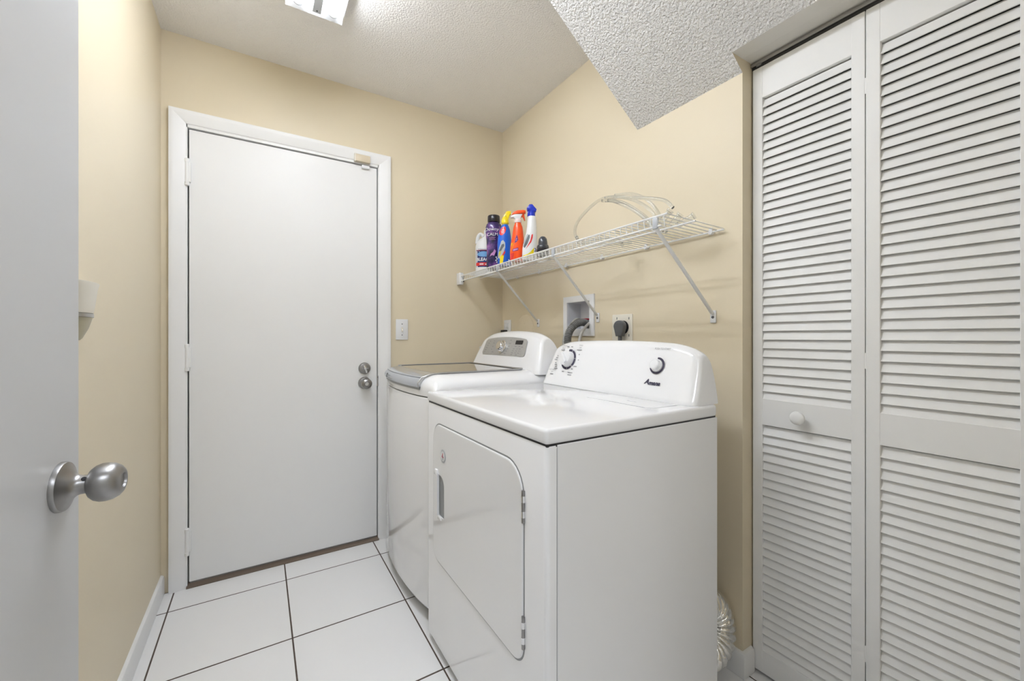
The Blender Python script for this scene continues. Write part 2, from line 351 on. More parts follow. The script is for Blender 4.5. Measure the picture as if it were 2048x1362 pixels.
# ------------------------------------------------------------------ closet bifold louvre door
bf = thing('door_2', (1.42, .4435, 0), 'white louvred bifold closet door with a round knob', kind='structure')
DX0, DX1 = 1.405, 1.433; ST = .0305; PIT = .02825
zones = [(.913, 1.902), (.087, .827)]
slat_mesh = None
for pi, (y0, y1) in enumerate(((.4425, .7405), (.1445, .4405))):
    mb = MB()
    mb.box((DX0, y0, .012), (DX1, y0 + ST, 2.006), .0012, 1); mb.box((DX0, y1 - ST, .012), (DX1, y1, 2.006), .0012, 1)
    for z0, z1 in ((.012, .087), (.827, .913), (1.902, 2.006)): mb.box((DX0 + .0008, y0 + ST - .001, z0), (DX1 - .0008, y1 - ST + .001, z1), .0008, 1)
    pa = mb.build('door_panel', 'louver_paint', bf)
    for z0, z1 in zones:
        n = round((z1 - z0) / PIT); pt = (z1 - z0) / n
        for k in range(n):
            zc = z0 + (k + .5) * pt - .004
            if slat_mesh is None:
                L = y1 - y0 - 2 * ST + .002
                # lower edge proud at the front, upper edge leaning back into the frame
                q = [(DX0 + .0022, -.0140), (DX0 + .0036, -.0152), (DX0 + .0070, -.0140), (DX0 + .0182, .0135), (DX0 + .0170, .0147), (DX0 + .0134, .0140)]
                so = MB().prism([(x, y0 + ST - .001, zc + z) for x, z in q], (0, L, 0)).build('slat', 'louver_paint', pa, smooth=25)
                slat_mesh = (so, zc, y0)
            else:
                so, z_, y_ = slat_mesh; copy_part(so, (0, y0 - y_, zc - z_), pa)
    if pi == 0:
        MB().lathe([(.009, 0), (.0085, .010), (.012, .014), (.0185, .019), (.0205, .025), (.0195, .030), (.015, .034), (.007, .0355)], (DX0, .5965, .870), (-1, 0, 0), 36).build('knob', 'louver_paint', pa)
for z in (1.80, 1.05, .25): MB().box((DX0 + .0005, .4395, z - .022), (DX0 + .0045, .4435, z + .022), .0005, 1).build('leaf_hinge', 'louver_paint', bf)
tr = thing('closet_door_track', (1.42, .4435, 2.004), 'grey metal overhead track of the louvred closet door', 'track')
mb = MB(); mb.box((DX0 - .006, CL0, 2.0235), (DX0 + .032, CL1 - .001, 2.0268)); mb.box((DX0 - .006, CL0, 2.0145), (DX0 - .003, CL1 - .001, 2.0245)); mb.box((DX0 + .029, CL0, 2.0085), (DX0 + .032, CL1 - .001, 2.0245)); mb.build('channel', 'track_metal', tr)
MB().box((DX0 + .002, CL0, 2.0085), (DX0 + .0285, CL1 - .001, 2.0232)).build('channel_shade', 'track_shade', tr)  # near-black block fills the hollow channel, standing in for its shade
MB().lathe([(.004, 0), (.009, .001), (.009, .007), (.004, .008)], (DX0 - .001, CL1 - .026, 2.0095), n=20).build('guide_roller', 'nickel', tr)

# ------------------------------------------------------------------ ceiling fluorescent light
cl = thing('fluorescent_ceiling_light', (.19, 1.23, CZ), 'bare two-tube fluorescent fixture on the flat ceiling', 'light')
FX0, FX1, F0, F1 = .084, .290, .585, 1.808
MB().box((FX0, F0, 2.432), (FX1, F1, CZ), .002, 1).build('pan', 'fixture_white', cl)
for ya, yb in ((F1 - .036, F1), (F0 + .036, F0)): MB().prism([(FX0, ya, 2.433), (FX0, yb, 2.4045), (FX0, yb, 2.433)], (FX1 - FX0, 0, 0)).build('end_plate', 'fixture_white', cl)
for x in (FX0, FX1): MB().box((x - .0015, F0 + .02, 2.418), (x + .0015, F1 - .02, 2.440)).build('side_lip', 'fixture_white', cl)
mb = MB().prism([(.158, F0 + .03, 2.430), (.176, F0 + .03, 2.392), (.206, F0 + .03, 2.392), (.224, F0 + .03, 2.430)], (0, F1 - F0 - .064, 0)); bc = mb.build('ballast_cover', 'fixture_grey', cl)
MB().lathe([(.003, 0), (.003, .0015)], (.191, F1 - .046, 2.3905), n=12).build('screw', 'plug_black', bc)
for x in (.125, .249):
    MB().lathe([(.0190, F0 + .054), (.0190, F1 - .054)], (x, 0, 2.405), (0, 1, 0), 28).build('tube', 'tube_glow', cl)
    for y0, y1 in ((F0 + .044, F0 + .054), (F1 - .054, F1 - .044)): MB().lathe([(.0175, y0), (.0175, y1)], (x, 0, 2.405), (0, 1, 0), 24).box((x - .006, y0 + .002, 2.405), (x + .006, y1 - .002, 2.433)).build('socket', 'fixture_grey', cl)

# ------------------------------------------------------------------ washing machine
wa = thing('washing_machine', (.85, 1.825, 0), 'white top-load washer with glass lid and silver control panel', 'washing machine')
WA0, WA1, WAB = 1.486, 2.164, 1.205
def wfront(y, bow=.036): t = (y - 1.825) / .339; return .524 + bow * t * t + .012 * abs(t) ** 9
def outline(off=0.0, n=28):
    pts = []
    for i in range(n + 1):
        y = WA0 + (WA1 - WA0) * i / n; pts.append((wfront(y) + off, y))
    return pts
def wring(z, off=0.0):
    p = outline(off); r = [(x, y, z) for x, y in p]; return r + [(WAB, WA1, z), (WAB, WA0, z)]
MB().loft([wring(.052, .010), wring(.056, .003), wring(.064, 0), wring(.870, 0), wring(.876, .002), wring(.8785, .006)]).build('cabinet', 'appliance', wa, smooth=50)
MB().loft([wring(.004, .045), wring(.056, .030)]).build('toe_base', 'toe_black', wa)
def sround(e, r, p=2.2):
    if e >= r: return 1.0
    return max(0.0, 1 - (1 - max(e, 0) / r) ** p) ** (1 / p)
def wtop(x, y):
    fx = sround(x - wfront(y), .075); fy = min(sround(y - WA0, .10), sround(WA1 - y, .055)); return .903 + .060 * fx * fy
# top cover: pillow surface plus skirt
NY, NXg = 44, 40
ys = [WA0 + (WA1 - WA0) * (.5 - .5 * math.cos(PI * i / NY)) for i in range(NY + 1)]
ts = [(k / NXg) ** 1.9 for k in range(NXg + 1)]
vs, fs = [], []
for y in ys:
    x0 = wfront(y)
    for t in ts: x = x0 + (1.15 - x0) * t; vs.append((x, y, wtop(x, y)))
W1 = NXg + 1
for i in range(NY):
    for k in range(NXg): a = i * W1 + k; fs.append((a, a + 1, a + W1 + 1, a + W1))
mb = MB().add(vs, fs)
bnd = [(wfront(y), y) for y in ys] + [(1.15, WA1), (1.15, WA0)]
mb.loft([[(x, y, .9035) for x, y in bnd], [(x, y, .882) for x, y in bnd]], caps=False); mb.build('top_cover', 'appliance', wa, smooth=60, recalc=True)
MB().loft([[(x + .004, y, .8825) for x, y in bnd], [(x + .004, y, .877) for x, y in bnd]]).build('seam_strip', 'toe_black', wa)  # black strip set in the seam under the top cover
# lid: silver front bar curving over the edge, glass on top
LD0, LD1 = 1.578, 2.118
def lid_ring(y, dz=0.0):
    x0 = wfront(y) - .010; zf = .905
    P = [(x0 + .004, .916), (x0, .921), (x0 - .001, .931), (x0 + .004, .942), (x0 + .016, .952), (x0 + .032, .9585), (x0 + .060, .9645), (x0 + .085, .9668)]
    return [(x, y, z + dz) for x, z in P]
lys = [LD0 + (LD1 - LD0) * i / 24 for i in range(25)]
lid = None
mb = MB(); rr = [lid_ring(y) for y in lys]; inner = [[(x + .012, y, z - .014) for x, y, z in r] for r in rr]
full = [a + b[::-1] for a, b in zip(rr, inner)]; mb.loft(full); lid = mb.build('lid', 'lid_silver', wa, smooth=40)
gl = []
for y in lys:
    x0 = wfront(y) - .010 + .0855; gl.append([(x0, y, .9672), (1.028, y, .9672), (1.028, y, .958), (x0, y, .958)])
MB().loft(gl).build('glass', 'lid_glass', lid, smooth=20)
mb = MB(); mb.tube([(wfront(LD0) - .010 + .004, LD0 - .003, .915), (wfront(LD0) - .011, LD0 - .003, .931), (wfront(LD0) + .006, LD0 - .003, .953), (wfront(LD0) + .05, LD0 - .003, .9645), (wfront(LD0) + .09, LD0 - .003, .968), (1.03, LD0 - .003, .968)], .0032, 8)
mb.tube([(wfront(LD1) + .06, LD1 + .002, .967), (1.03, LD1 + .002, .968)], .0035, 8); mb.tube([(1.03, LD0, .968), (1.03, LD1, .968)], .004, 8)
mb.build('lid_trim', 'brushed_silver', lid)
mb = MB(); mb.box((wfront(LD1) + .075, LD1 - .012, .9673), (1.022, LD1 - .006, .9682)); mb.box((1.010, LD0 + .01, .9673), (1.020, LD1 - .006, .9682)); mb.build('glass_border', 'plug_black', lid)
mb = MB()
for y in lys: pass
mb.loft([[(wfront(y) - .003, y, .9045), (wfront(y) - .003, y, .9165), (wfront(y) + .02, y, .9165), (wfront(y) + .02, y, .9045)] for y in lys]); mb.build('grip_recess', 'grip_grey', wa)
# crease line and small badge on the silver bar
MB().tube([(lid_ring(y)[4][0] - .001, y, lid_ring(y)[4][2] + .0004) for y in lys], .0011, 6).build('crease', 'grip_grey', lid)
yb = 1.995; xb = lid_ring(yb)[2][0]
MB().lathe([(.010, -.001), (.010, .0012)], (xb + .0014, yb, .933), (-1, 0, .30), 24).build('badge', 'bp_charcoal', lid)
# raised word on the lid bar, too small to read
mb = MB()
for k, w_ in enumerate((.012, .008, .015, .006, .010)): add_dash(mb, (.622 + .002 * (k % 2), 1.90 - .018 * k, .9677), (0, -1, 0), (1, 0, 0), w_, .006)
mb.build('lettering', 'chrome', lid, smooth=0)
# console
def console(y0, y1, prof, xb, zb, crown, endr, enda, sidelean, gd_=.16, gr_=.022, n=48):
    """prof: (x,z) loop from front base over the top to back base"""
    yc = (y0 + y1) / 2; hw = (y1 - y0) / 2; zt = max(z for _, z in prof); rings = []
    for i in range(n + 1):
        u = -math.cos(PI * i / n); e = hw * (1 - abs(u)); f = 1 - enda * (1 - sround(e, endr, 2.0)); g = 1 - gd_ * (1 - sround(e, gr_, 2.0))
        r = []
        for x, z in prof:
            t = (z - zb) / (zt - zb); zz = zb + (z - zb) * f - crown * u * u * t; xx = xb + (x - xb) * g
            r.append((xx, yc + u * hw * (1 - sidelean * t ** 1.3), zz))
        rings.append(r)
    return MB().loft(rings)
def smoothprof(pts, n=5): return [(p.x, p.z) for p in spline([(x, 0, z) for x, z in pts], n)]
wp = [(1.052, .945)] + smoothprof([(1.052, .962), (1.075, 1.03), (1.103, 1.108), (1.118, 1.132), (1.142, 1.146), (1.165, 1.138), (1.185, 1.10), (1.195, 1.03)]) + [(1.196, .945)]
co = console(1.488, 2.158, wp, 1.196, .945, .020, .13, .12, .15).build('console', 'appliance', wa, smooth=45)
# silver control panel lying on the leaning front of the console
def wface(z):  # x of the console face at height z
    a = [(.962, 1.052), (1.03, 1.075), (1.108, 1.103), (1.132, 1.118)]
    for (z0, x0), (z1, x1) in zip(a, a[1:]):
        if z <= z1: return x0 + (x1 - x0) * (z - z0) / (z1 - z0)
    return 1.118
def panel_rect(y0, y1, z0, z1, lift, lean=0.0, nz=8, arch=0.0, rad=.012):
    vs = []; ny = 20
    for j in range(nz + 1):
        z = z0 + (z1 - z0) * j / nz; t = (z - z0) / (z1 - z0)
        e = min(z - z0, z1 - z); ins = rad - math.sqrt(max(0, rad * rad - (rad - min(e, rad)) ** 2))
        for i in range(ny + 1):
            u = i / ny; y = (y0 + ins + lean * t) + (y1 - y0 - 2 * ins - 2 * lean * t) * u
            zz = z + arch * t * (1 - (2 * u - 1) ** 2); vs.append((wface(zz) - lift, y, zz))
    fs = [(j * (ny + 1) + i, j * (ny + 1) + i + 1, (j + 1) * (ny + 1) + i + 1, (j + 1) * (ny + 1) + i) for j in range(nz) for i in range(ny)]
    return vs, fs
v, f = panel_rect(1.622, 2.058, 1.020, 1.104, .0020, .012, arch=.011)
pn = MB().add(v, f).build('control_panel', 'panel_silver', wa, smooth=60)
def wpt(y, z, lift): return (wface(z) - lift, y, z)
v, f = panel_rect(1.668, 1.735, 1.078, 1.098, .0028, 0, 3, 0, .001)
MB().add(v, f).build('display', 'plug_black', pn, smooth=60)
fn = Vector((-1, 0, .36)).normalized()
kn = MB().lathe([(.034, 0), (.034, .004), (.028, .007), (.0255, .024), (.022, .028), (.012, .029)], wpt(1.852, 1.064, .002), fn, 36).build('dial', 'chrome', pn)
MB().lathe([(.0262, .010), (.0266, .013), (.0262, .016)], wpt(1.852, 1.064, .002), fn, 36, caps=False).build('dial_band', 'grip_grey', kn)
mb = MB(); up = Vector((.36, 0, 1)).normalized(); rg = random.Random(3)
for y, z in ((2.00, 1.092), (2.01, 1.080), (2.015, 1.068), (2.02, 1.056), (2.025, 1.044), (2.03, 1.033), (1.955, 1.094), (1.955, 1.082), (1.955, 1.064), (1.96, 1.048), (1.94, 1.034), (1.785, 1.098), (1.785, 1.082), (1.79, 1.068), (1.795, 1.055), (1.80, 1.042), (1.81, 1.030), (1.725, 1.068), (1.69, 1.069), (1.665, 1.066), (1.735, 1.056), (1.705, 1.056), (1.68, 1.056), (1.738, 1.046), (1.708, 1.046), (1.682, 1.046), (1.74, 1.036), (1.71, 1.036), (1.684, 1.036), (1.742, 1.027), (1.70, 1.027)):
    add_dash(mb, wpt(y, z, .0026), (0, -1, 0), up, rg.uniform(.010, .020), .0032)
mb.build('lettering', 'grey_print', pn, smooth=0)
MB().lathe([(.006, -.001), (.006, .001)], wpt(2.105, 1.055, .0005), fn, 16).build('badge', 'fixture_grey', wa)

# ------------------------------------------------------------------ clothes dryer
dr = thing('clothes_dryer', (.85, 1.085, 0), 'white front-load dryer with two white control knobs, nearest the camera', 'dryer')
DF, DBK, DY0, DY1, DZ = .530, 1.158, .715, 1.455, .914
# cabinet sides and back, then the formed front panel
MB().box((DF + .030, DY0 + .0015, .030), (DBK + .008, DY1 - .0015, .876), .003, 1).build('cabinet', 'appliance_side', dr)
fp = [(DF + .0285, DY0 + .001), (DF + .012, DY0 + .001)] + [(DF + .012 - .012 * math.sin(a), DY0 + .013 - .012 * math.cos(a)) for a in [PI / 2 * k / 5 for k in range(1, 6)]] + \
     [(DF + .012 - .012 * math.cos(a), DY1 - .013 + .012 * math.sin(a)) for a in [PI / 2 * k / 5 for k in range(0, 6)]] + [(DF + .0285, DY1 - .001)]
# front panel with an opening for the door recess is shown by a recessed groove around the door
MB().loft([[(x + .004, y, .032) for x, y in fp], [(x, y, .036) for x, y in fp], [(x, y, .868) for x, y in fp], [(x + .003, y + (.002 if y < 1 else -.002), .8745) for x, y in fp]]).build('front_panel', 'appliance', dr, smooth=40)
MB().box((DF + .0275, DY0 + .0022, .034), (DF + .0305, DY1 - .0022, .875)).build('panel_seam', 'plug_black', dr)
MB().box((DF + .05, DY0 + .03, .004), (DBK - .02, DY1 - .03, .032)).build('toe_base', 'toe_black', dr)
MB().box((DF + .004, DY0 + .004, .873), (DBK, DY1 - .004, .880)).build('lid_gap', 'plug_black', dr)
mb = MB().box((DF - .002, DY0 - .001, .8785), (DBK + .002, DY1 + .001, DZ), .009, 4); tp = mb.build('top', 'appliance', dr, smooth=50)
mb = MB().box((.930, .766, DZ - .001), (1.045, 1.03, DZ + .0006), .0004, 1); mb.build('filter_cover', 'appliance', tp)
mb = MB().prism([(.985, .868, DZ + .0008), (.998, .905, DZ + .0008), (.985, .905, DZ + .0008)], (0, 0, .0004)); mb.build('arrow_mark', 'fixture_grey', tp)
mb = MB().tube([(.931, 1.03, DZ + .0004), (.930, .79, DZ + .0004), (.945, .768, DZ + .0004), (1.045, .766, DZ + .0004)], .0007, 5); mb.build('filter_cover_edge', 'fixture_grey', tp)
# door on the front
def rrect(y0, y1, z0, z1, rads, n=8):
    """rounded rect loop in (y,z); rads for (y0z0, y1z0, y1z1, y0z1)"""
    out = []
    for (cy, cz, a0), r in zip(((y0, z0, PI), (y1, z0, 1.5 * PI), (y1, z1, 0), (y0, z1, .5 * PI)), rads):
        sy = cy + (r if cy == y0 else -r); sz = cz + (r if cz == z0 else -r)
        out += [(sy + r * math.cos(a0 + PI / 2 * k / n), sz + r * math.sin(a0 + PI / 2 * k / n)) for k in range(n + 1)]
    return out
def dring(grow, x): return [(x, y, z) for y, z in rrect(.806 - grow, 1.388 + grow, .335 - grow, .812 + grow, [.045 + grow, .045 + grow, .06 + grow, .075 + grow])]
MB().loft([dring(.0045, DF - .0004), dring(.0045, DF + .004)]).build('door_gap', 'grip_grey', dr)
# door panel with a cut pocket for the handle
do = MB(); rings = [dring(0, DF + .001), dring(0, DF - .0015), dring(-.0012, DF - .0032), dring(-.004, DF - .004)]
do.loft(rings, caps=False)
door_front = dring(-.004, DF - .004); HP = [(DF - .004, y, z) for y, z in rrect(1.285, 1.338, .500, .640, [.012, .004, .004, .035], 6)]
bm = bmesh.new()
def loop(pts):
    vv = [bm.verts.new(p) for p in pts]; return [bm.edges.new((vv[i], vv[(i + 1) % len(vv)])) for i in range(len(vv))]
bmesh.ops.triangle_fill(bm, use_beauty=True, use_dissolve=False, edges=loop(door_front) + loop(HP)); do.frombm(bm)
back = [(DF + .010, y, z) for _, y, z in HP]
do.loft([HP, back], caps=False); do.add(back, [tuple(range(len(back)))])
dd = do.build('door', 'appliance', dr, smooth=30)
mb = MB(); mb.box((DF - .012, 1.336, .636), (DF - .002, 1.360, .656), .004, 2); mb.prism([(DF - .010, 1.334, .500), (DF - .010, 1.342, .500), (DF - .010, 1.342, .645), (DF - .010, 1.334, .645)], (.008, 0, 0)); mb.box((DF - .008, 1.308, .488), (DF - .002, 1.336, .501), .003, 2)
mb.build('handle', 'appliance', dd)
for zc in (.716, .420):
    mb = MB().lathe([(.0045, zc - .038), (.0045, zc + .038)], (DF - .003, .8030, 0), n=16); h = mb.build('hinge', 'nickel', dr)
    for k in (-1, 1): MB().lathe([(.0050, zc + k * .018 - .0075), (.0050, zc + k * .018 + .0075)], (DF - .003, .8030, 0), n=16).build('knuckle', 'chrome', h)
# round badge
bc_ = (DF - .0042, 1.292, .7136)
bd = MB().lathe([(.022, 0), (.022, .0012), (.020, .0018)], bc_, (-1, 0, 0), 36).build('badge', 'fixture_grey', dd)
MB().lathe([(.0165, .0016), (.0165, .0021)], bc_, (-1, 0, 0), 30).build('badge_field', 'bp_white', bd)
mb = MB(); bx_ = bc_[0] - .0023
def stroke(m_, pts, w, x, mi=0):
    for (y0, z0), (y1, z1) in zip(pts, pts[1:]):
        d = Vector((0, y1 - y0, z1 - z0)).normalized(); nn = Vector((0, -d.z, d.y)) * w / 2
        a, b = Vector((x, y0, z0)), Vector((x, y1, z1)); m_.add([a - nn, b - nn, b + nn, a + nn], [(0, 1, 2, 3)], mi)
stroke(mb, [(1.293 - .004, .7136 + .010), (1.293 + .006, .7136 - .003), (1.293 - .009, .7136 - .003)], .0035, bx_, 0); stroke(mb, [(1.293 - .003, .7136 + .004), (1.293 - .003, .7136 - .012)], .0035, bx_ - .0001, 1)
mb.build('badge_mark', ['bp_red', 'bp_navy'], bd, smooth=0)
# console
dp = [(1.0535, .9142)] + smoothprof([(1.0535, .918), (1.075, .975), (1.100, 1.045), (1.112, 1.080), (1.122, 1.094), (1.138, 1.102), (1.155, 1.096), (1.168, 1.065), (1.174, 1.0), (1.176, .93)]) + [(1.176, .9142)]
cn = console(.722, 1.472, dp, 1.176, .9142, .014, .13, .20, .055, .26, .045).build('console', 'appliance', dr, smooth=45)
DA, DK = 1.0535, .345
dn = Vector((-1, 0, DK)).normalized(); du = Vector((DK, 0, 1)).normalized(); dR = Vector((0, -1, 0))
def dface(y, z, lift=.0): # point on the leaning face
    a = [(.914, 1.0535), (.918, 1.0535), (.975, 1.075), (1.045, 1.100), (1.08, 1.112), (1.094, 1.122)]
    x = 1.122
    for (z0, x0), (z1, x1) in zip(a, a[1:]):
        if z <= z1: x = x0 + (x1 - x0) * (z - z0) / (z1 - z0); break
    return Vector((x, y, z)) + dn * (lift + .0012)
def arc(m_, c, r0, r1, a0, a1, lift=.0006, n=24):
    """flat ring sector on the face; angle measured clockwise as read, 0 = up"""
    vs = []
    for k in range(n + 1):
        a = R(a0 + (a1 - a0) * k / n)
        for r in (r0, r1): vs.append(Vector(c) + dR * (math.sin(a) * r) + du * (math.cos(a) * r) + dn * lift)
    m_.add(vs, [(2 * k, 2 * k + 1, 2 * k + 3, 2 * k + 2) for k in range(n)])
DC = dface(1.320, 1.022); DS = dface(.875, 1.022)
mb = MB()
for a0, a1 in ((-14, 17), (24, 80), (84, 130), (137, 172), (176, 232)): arc(mb, DC, .0345, .0435, a0, a1)
mb.build('dial_ring', 'black_print', cn, smooth=0)
kn = MB().lathe([(.0335, 0), (.0335, .005), (.0315, .008), (.030, .020), (.0285, .0225), (.012, .023)], DC, dn, 40).build('timer_knob', 'white_plastic', cn)
mb = MB(); ga = R(-48); gd = dR * math.sin(ga) + du * math.cos(ga); gw = dR * math.cos(ga) - du * math.sin(ga); top_ = Vector(DC) + dn * .022
mb.prism([top_ - gd * .028 - gw * .006, top_ + gd * .028 - gw * .006, top_ + gd * .028 + gw * .006, top_ - gd * .028 + gw * .006], dn * .012, .002); mb.build('grip', 'white_plastic', kn)
mb = MB(); arc(mb, DS, .0215, .0280, -8, 250, n=40); mb.build('start_ring', 'black_print', cn, smooth=0)
mb = MB(); MB_ = mb.lathe([(.0205, 0), (.0205, .005), (.0180, .007), (.0165, .017), (.0135, .0195), (.005, .020)], DS, dn, 36); mb.build('start_knob', 'white_plastic', cn)
mb = MB(); add_text(mb, 'PUSH TO START', dface(.868, 1.076), dR, du, .0098, width=.86); add_text
for (y, z, t, sz) in ((1.372, 1.077, 'AUTOMATIC', .0085), (1.372, 1.068, 'DRY', .0078), (1.264, 1.080, 'TIMED', .0085), (1.264, 1.071, 'DRY', .0078), (1.404, .975, 'AUTOMATIC', .0085), (1.404, .966, 'DRY', .0078), ):
    add_text(mb, t, dface(y, z), dR, du, sz)
for (y, z, w_) in ((1.372, 1.060, .022), (1.268, 1.062, .030), (1.404, .957, .022), (1.288, .970, .030), (1.288, .961, .024), (1.395, 1.034, .010), (1.398, 1.026, .016), (1.402, 1.018, .018), (1.397, 1.004, .010), (1.393, .996, .016), (1.389, .988, .014), (1.387, .981, .024), (1.262, 1.044, .006), (1.258, 1.022, .006), (1.268, .996, .020), (1.283, .985, .012), (1.343, 1.074, .014), (1.318, 1.074, .012), (1.335, .972, .012), (1.370, 1.047, .012)):
    add_dash(mb, dface(y, z), dR, du, w_, .0036)
mb.build('lettering', 'grey_print', cn, smooth=0)
mb = MB(); add_text(mb, 'A', dface(.9015, .9695), dR, du, .0225, shear=.35, bold=.0009, width=1.05); add_text(mb, 'mana', dface(.8715, .9665), dR, du, .0185, shear=.35, bold=.0009, width=1.12)
mb.build('brand_lettering', 'black_print', cn, smooth=0)

# ------------------------------------------------------------------ foil duct behind the dryer
mb = MB(); path = []; rs = []; N = 150
for k in range(N + 1):
    a = R(112 - 230 * k / N); path.append((1.236 + .072 * math.cos(a), .802 + .012 * math.sin(a * 1.3), .168 + .074 * math.sin(a)))
    rs.append(.0445 + .0075 * math.sin(PI * ((k / N * 14) % 1)) ** .6 + random.uniform(-.0005, .0005))
tag(mb.tube(path, rs, 28).build('dryer_vent_duct', 'foil', smooth=60), 'crinkled silver foil duct on the floor behind the dryer', 'duct')

# ------------------------------------------------------------------ wire shelf
SHZ = 1.484; SXF = 1.035; SXB = XR - .012; SH0, SH1 = .797, 2.262
sh = thing('wire_shelf', (1.19, 1.53, 1.455), 'long white wire shelf with diagonal braces above the washer and dryer', 'shelf')
rw = .0032
for (x, z, y0) in ((SXF, SHZ, SH0 - .004), (SXF + .002, SHZ - .030, SH0 + .02), (1.162, SHZ - .005, SH0 - .01), (SXB, SHZ - .004, SH0 + .004)):
    MB().tube([(x, y0, z), (x, SH1, z)], rw, 10).build('rail', 'shelf_wire', sh)
w0 = MB().tube([(SXF + .003, SH0 + .008, SHZ - .034), (SXF - .0015, SH0 + .008, SHZ - .006), (SXF + .003, SH0 + .008, SHZ + .002), (SXF + .012, SH0 + .008, SHZ + .0045), (SXB + .006, SH0 + .008, SHZ + .0005)], .0017, 6).build('wire', 'shelf_wire', sh)
nW = int((SH1 - SH0 - .02) / .0249)
for k in range(1, nW): copy_part(w0, (0, .0249 * k, 0), sh)
# support end bracket on the far wall
br = MB().box((SXF - .010, WY - .048, SHZ - .052), (SXF + .016, WY, SHZ + .020), .004); br = br.build('end_bracket', 'white_plastic', sh)
MB().box((SXF + .013, WY - .052, SHZ - .036), (SXF + .0175, WY - .040, SHZ + .006)).build('slot', 'plug_black', br)
for (ya, yb, zb) in ((.838, .845, 1.198), (1.352, 1.418, 1.218), (1.820, 1.900, 1.206)):
    a, b = Vector((SXF + .004, ya, SHZ - .034)), Vector((XR - .010, yb, zb)); d = (b - a).normalized(); sd = Vector((0, 1, 0)); sd = (sd - d * sd.dot(d)).normalized(); w = d.cross(sd)
    mb = MB(); mb.loft([[p + sd * (.0065 * math.cos(t)) + w * (.0052 * math.sin(t)) for t in [2 * PI * j / 12 for j in range(12)]] for p in (a, b)])
    bo = mb.build('brace', 'shelf_wire', sh)
    MB().box((XR - .006, yb - .011, zb - .034), (XR, yb + .011, zb + .010), .0028, 2).build('foot_plate', 'white_plastic', bo)
    MB().lathe([(.0048, 0), (.0044, .002)], (XR - .006, yb, zb - .014), (-1, 0, 0), 14).build('screw', 'plug_grey', bo)
    MB().box((SXF - .003, ya - .009, SHZ - .036), (SXF + .006, ya + .009, SHZ - .001), .002).build('brace_hook', 'fixture_grey', bo)
for y in (.849, 1.131, 1.383, 1.640, 1.880, 2.11):
    MB().lathe([(.0075, 0), (.0085, .005), (.0070, .016)], (XR - .0165, y, SHZ - .004), (1, 0, 0), 16).box((XR - .014, y - .006, SHZ - .008), (XR - .009, y + .006, SHZ + .012), .001, 1).build('wall_clip', 'white_plastic', sh)

# ------------------------------------------------------------------ bottles on the shelf
BZ = SHZ + .0062
def ell(prof, n=36, cx=0.0):
    """loft of ellipses; prof rows (z, a, b, [dx], [power])"""
    rings = []
    for row in prof:
        z, a, b = row[:3]; dx = row[3] if len(row) > 3 else 0; p = row[4] if len(row) > 4 else 2.0
        ring = []
        for j in range(n):
            t = 2 * PI * j / n; c, s_ = math.cos(t), math.sin(t)
            ring.append((dx + a * math.copysign(abs(c) ** (2 / p), c), b * math.copysign(abs(s_) ** (2 / p), s_), z))
        rings.append(ring)
    return MB().loft(rings)
def surf(prof, x, z):
    """front (-y) surface of an ellipse loft at local x,z"""
    for r0, r1 in zip(prof, prof[1:]):
        if r0[0] <= z <= r1[0]:
            t = (z - r0[0]) / max(1e-6, r1[0] - r0[0]); g = lambda i, d=0: (r0[i] if len(r0) > i else d) * (1 - t) + (r1[i] if len(r1) > i else d) * t
            a, b, dx, p = g(1), g(2), g(3), g(4, 2.0); q = min(.995, abs((x - dx) / a)); return -b * (1 - q ** p) ** (1 / p)
    return 0
def patch(parent, prof, name, m, poly, lift=.0006, n=5, sub=4):
    """star-shaped label lying on the curved front; poly in (x,z)"""
    pts = []
    for i in range(len(poly)):
        (x0, z0), (x1, z1) = poly[i], poly[(i + 1) % len(poly)]
        pts += [(x0 + (x1 - x0) * k / sub, z0 + (z1 - z0) * k / sub) for k in range(sub)]
    cx = sum(p[0] for p in pts) / len(pts); cz = sum(p[1] for p in pts) / len(pts); N = len(pts); vs = [(cx, surf(prof, cx, cz) - lift, cz)]; fs = []
    for r in range(1, n + 1):
        for (x, z) in pts:
            xx, zz = cx + (x - cx) * r / n, cz + (z - cz) * r / n; vs.append((xx, surf(prof, xx, zz) - lift, zz))
    for j in range(N): fs.append((0, 1 + j, 1 + (j + 1) % N))
    for r in range(n - 1):
        for j in range(N): a = 1 + r * N; fs.append((a + j, a + N + j, a + N + (j + 1) % N, a + (j + 1) % N))
    return MB().add(vs, fs).build(name, m, parent, local=True, smooth=60)
def oval(cx, cz, a, b, n=20, rot=0): return [(cx + a * math.cos(2 * PI * k / n) * math.cos(rot) - b * math.sin(2 * PI * k / n) * math.sin(rot), cz + a * math.cos(2 * PI * k / n) * math.sin(rot) + b * math.sin(2 * PI * k / n) * math.cos(rot)) for k in range(n)]
def print_on(parent, prof, m, items, lift=.0010):
    mb = MB()
    for it in items:
        t, x, z, size = it[:4]; k = it[4] if len(it) > 4 else {}; k = dict(k); rot = k.pop('rot', 0); v, f = textmesh(t, size, **k)
        w = [(x + p * math.cos(rot) - q * math.sin(rot), z + p * math.sin(rot) + q * math.cos(rot)) for p, q in v]
        mb.add([(p, surf(prof, p, q) - lift, q) for p, q in w], f)
    return mb.build('lettering', m, parent, local=True, smooth=0)
def dashes_on(parent, prof, m, items, lift=.0010):
    mb = MB()
    for x, z, w_, h_ in items: mb.add([(p, surf(prof, p, q) - lift, q) for p, q in ((x - w_ / 2, z - h_ / 2), (x, z - h_ / 2), (x + w_ / 2, z - h_ / 2), (x + w_ / 2, z + h_ / 2), (x, z + h_ / 2), (x - w_ / 2, z + h_ / 2))], [(0, 1, 4, 5), (1, 2, 3, 4)])
    return mb.build('small_lettering', m, parent, local=True, smooth=0)
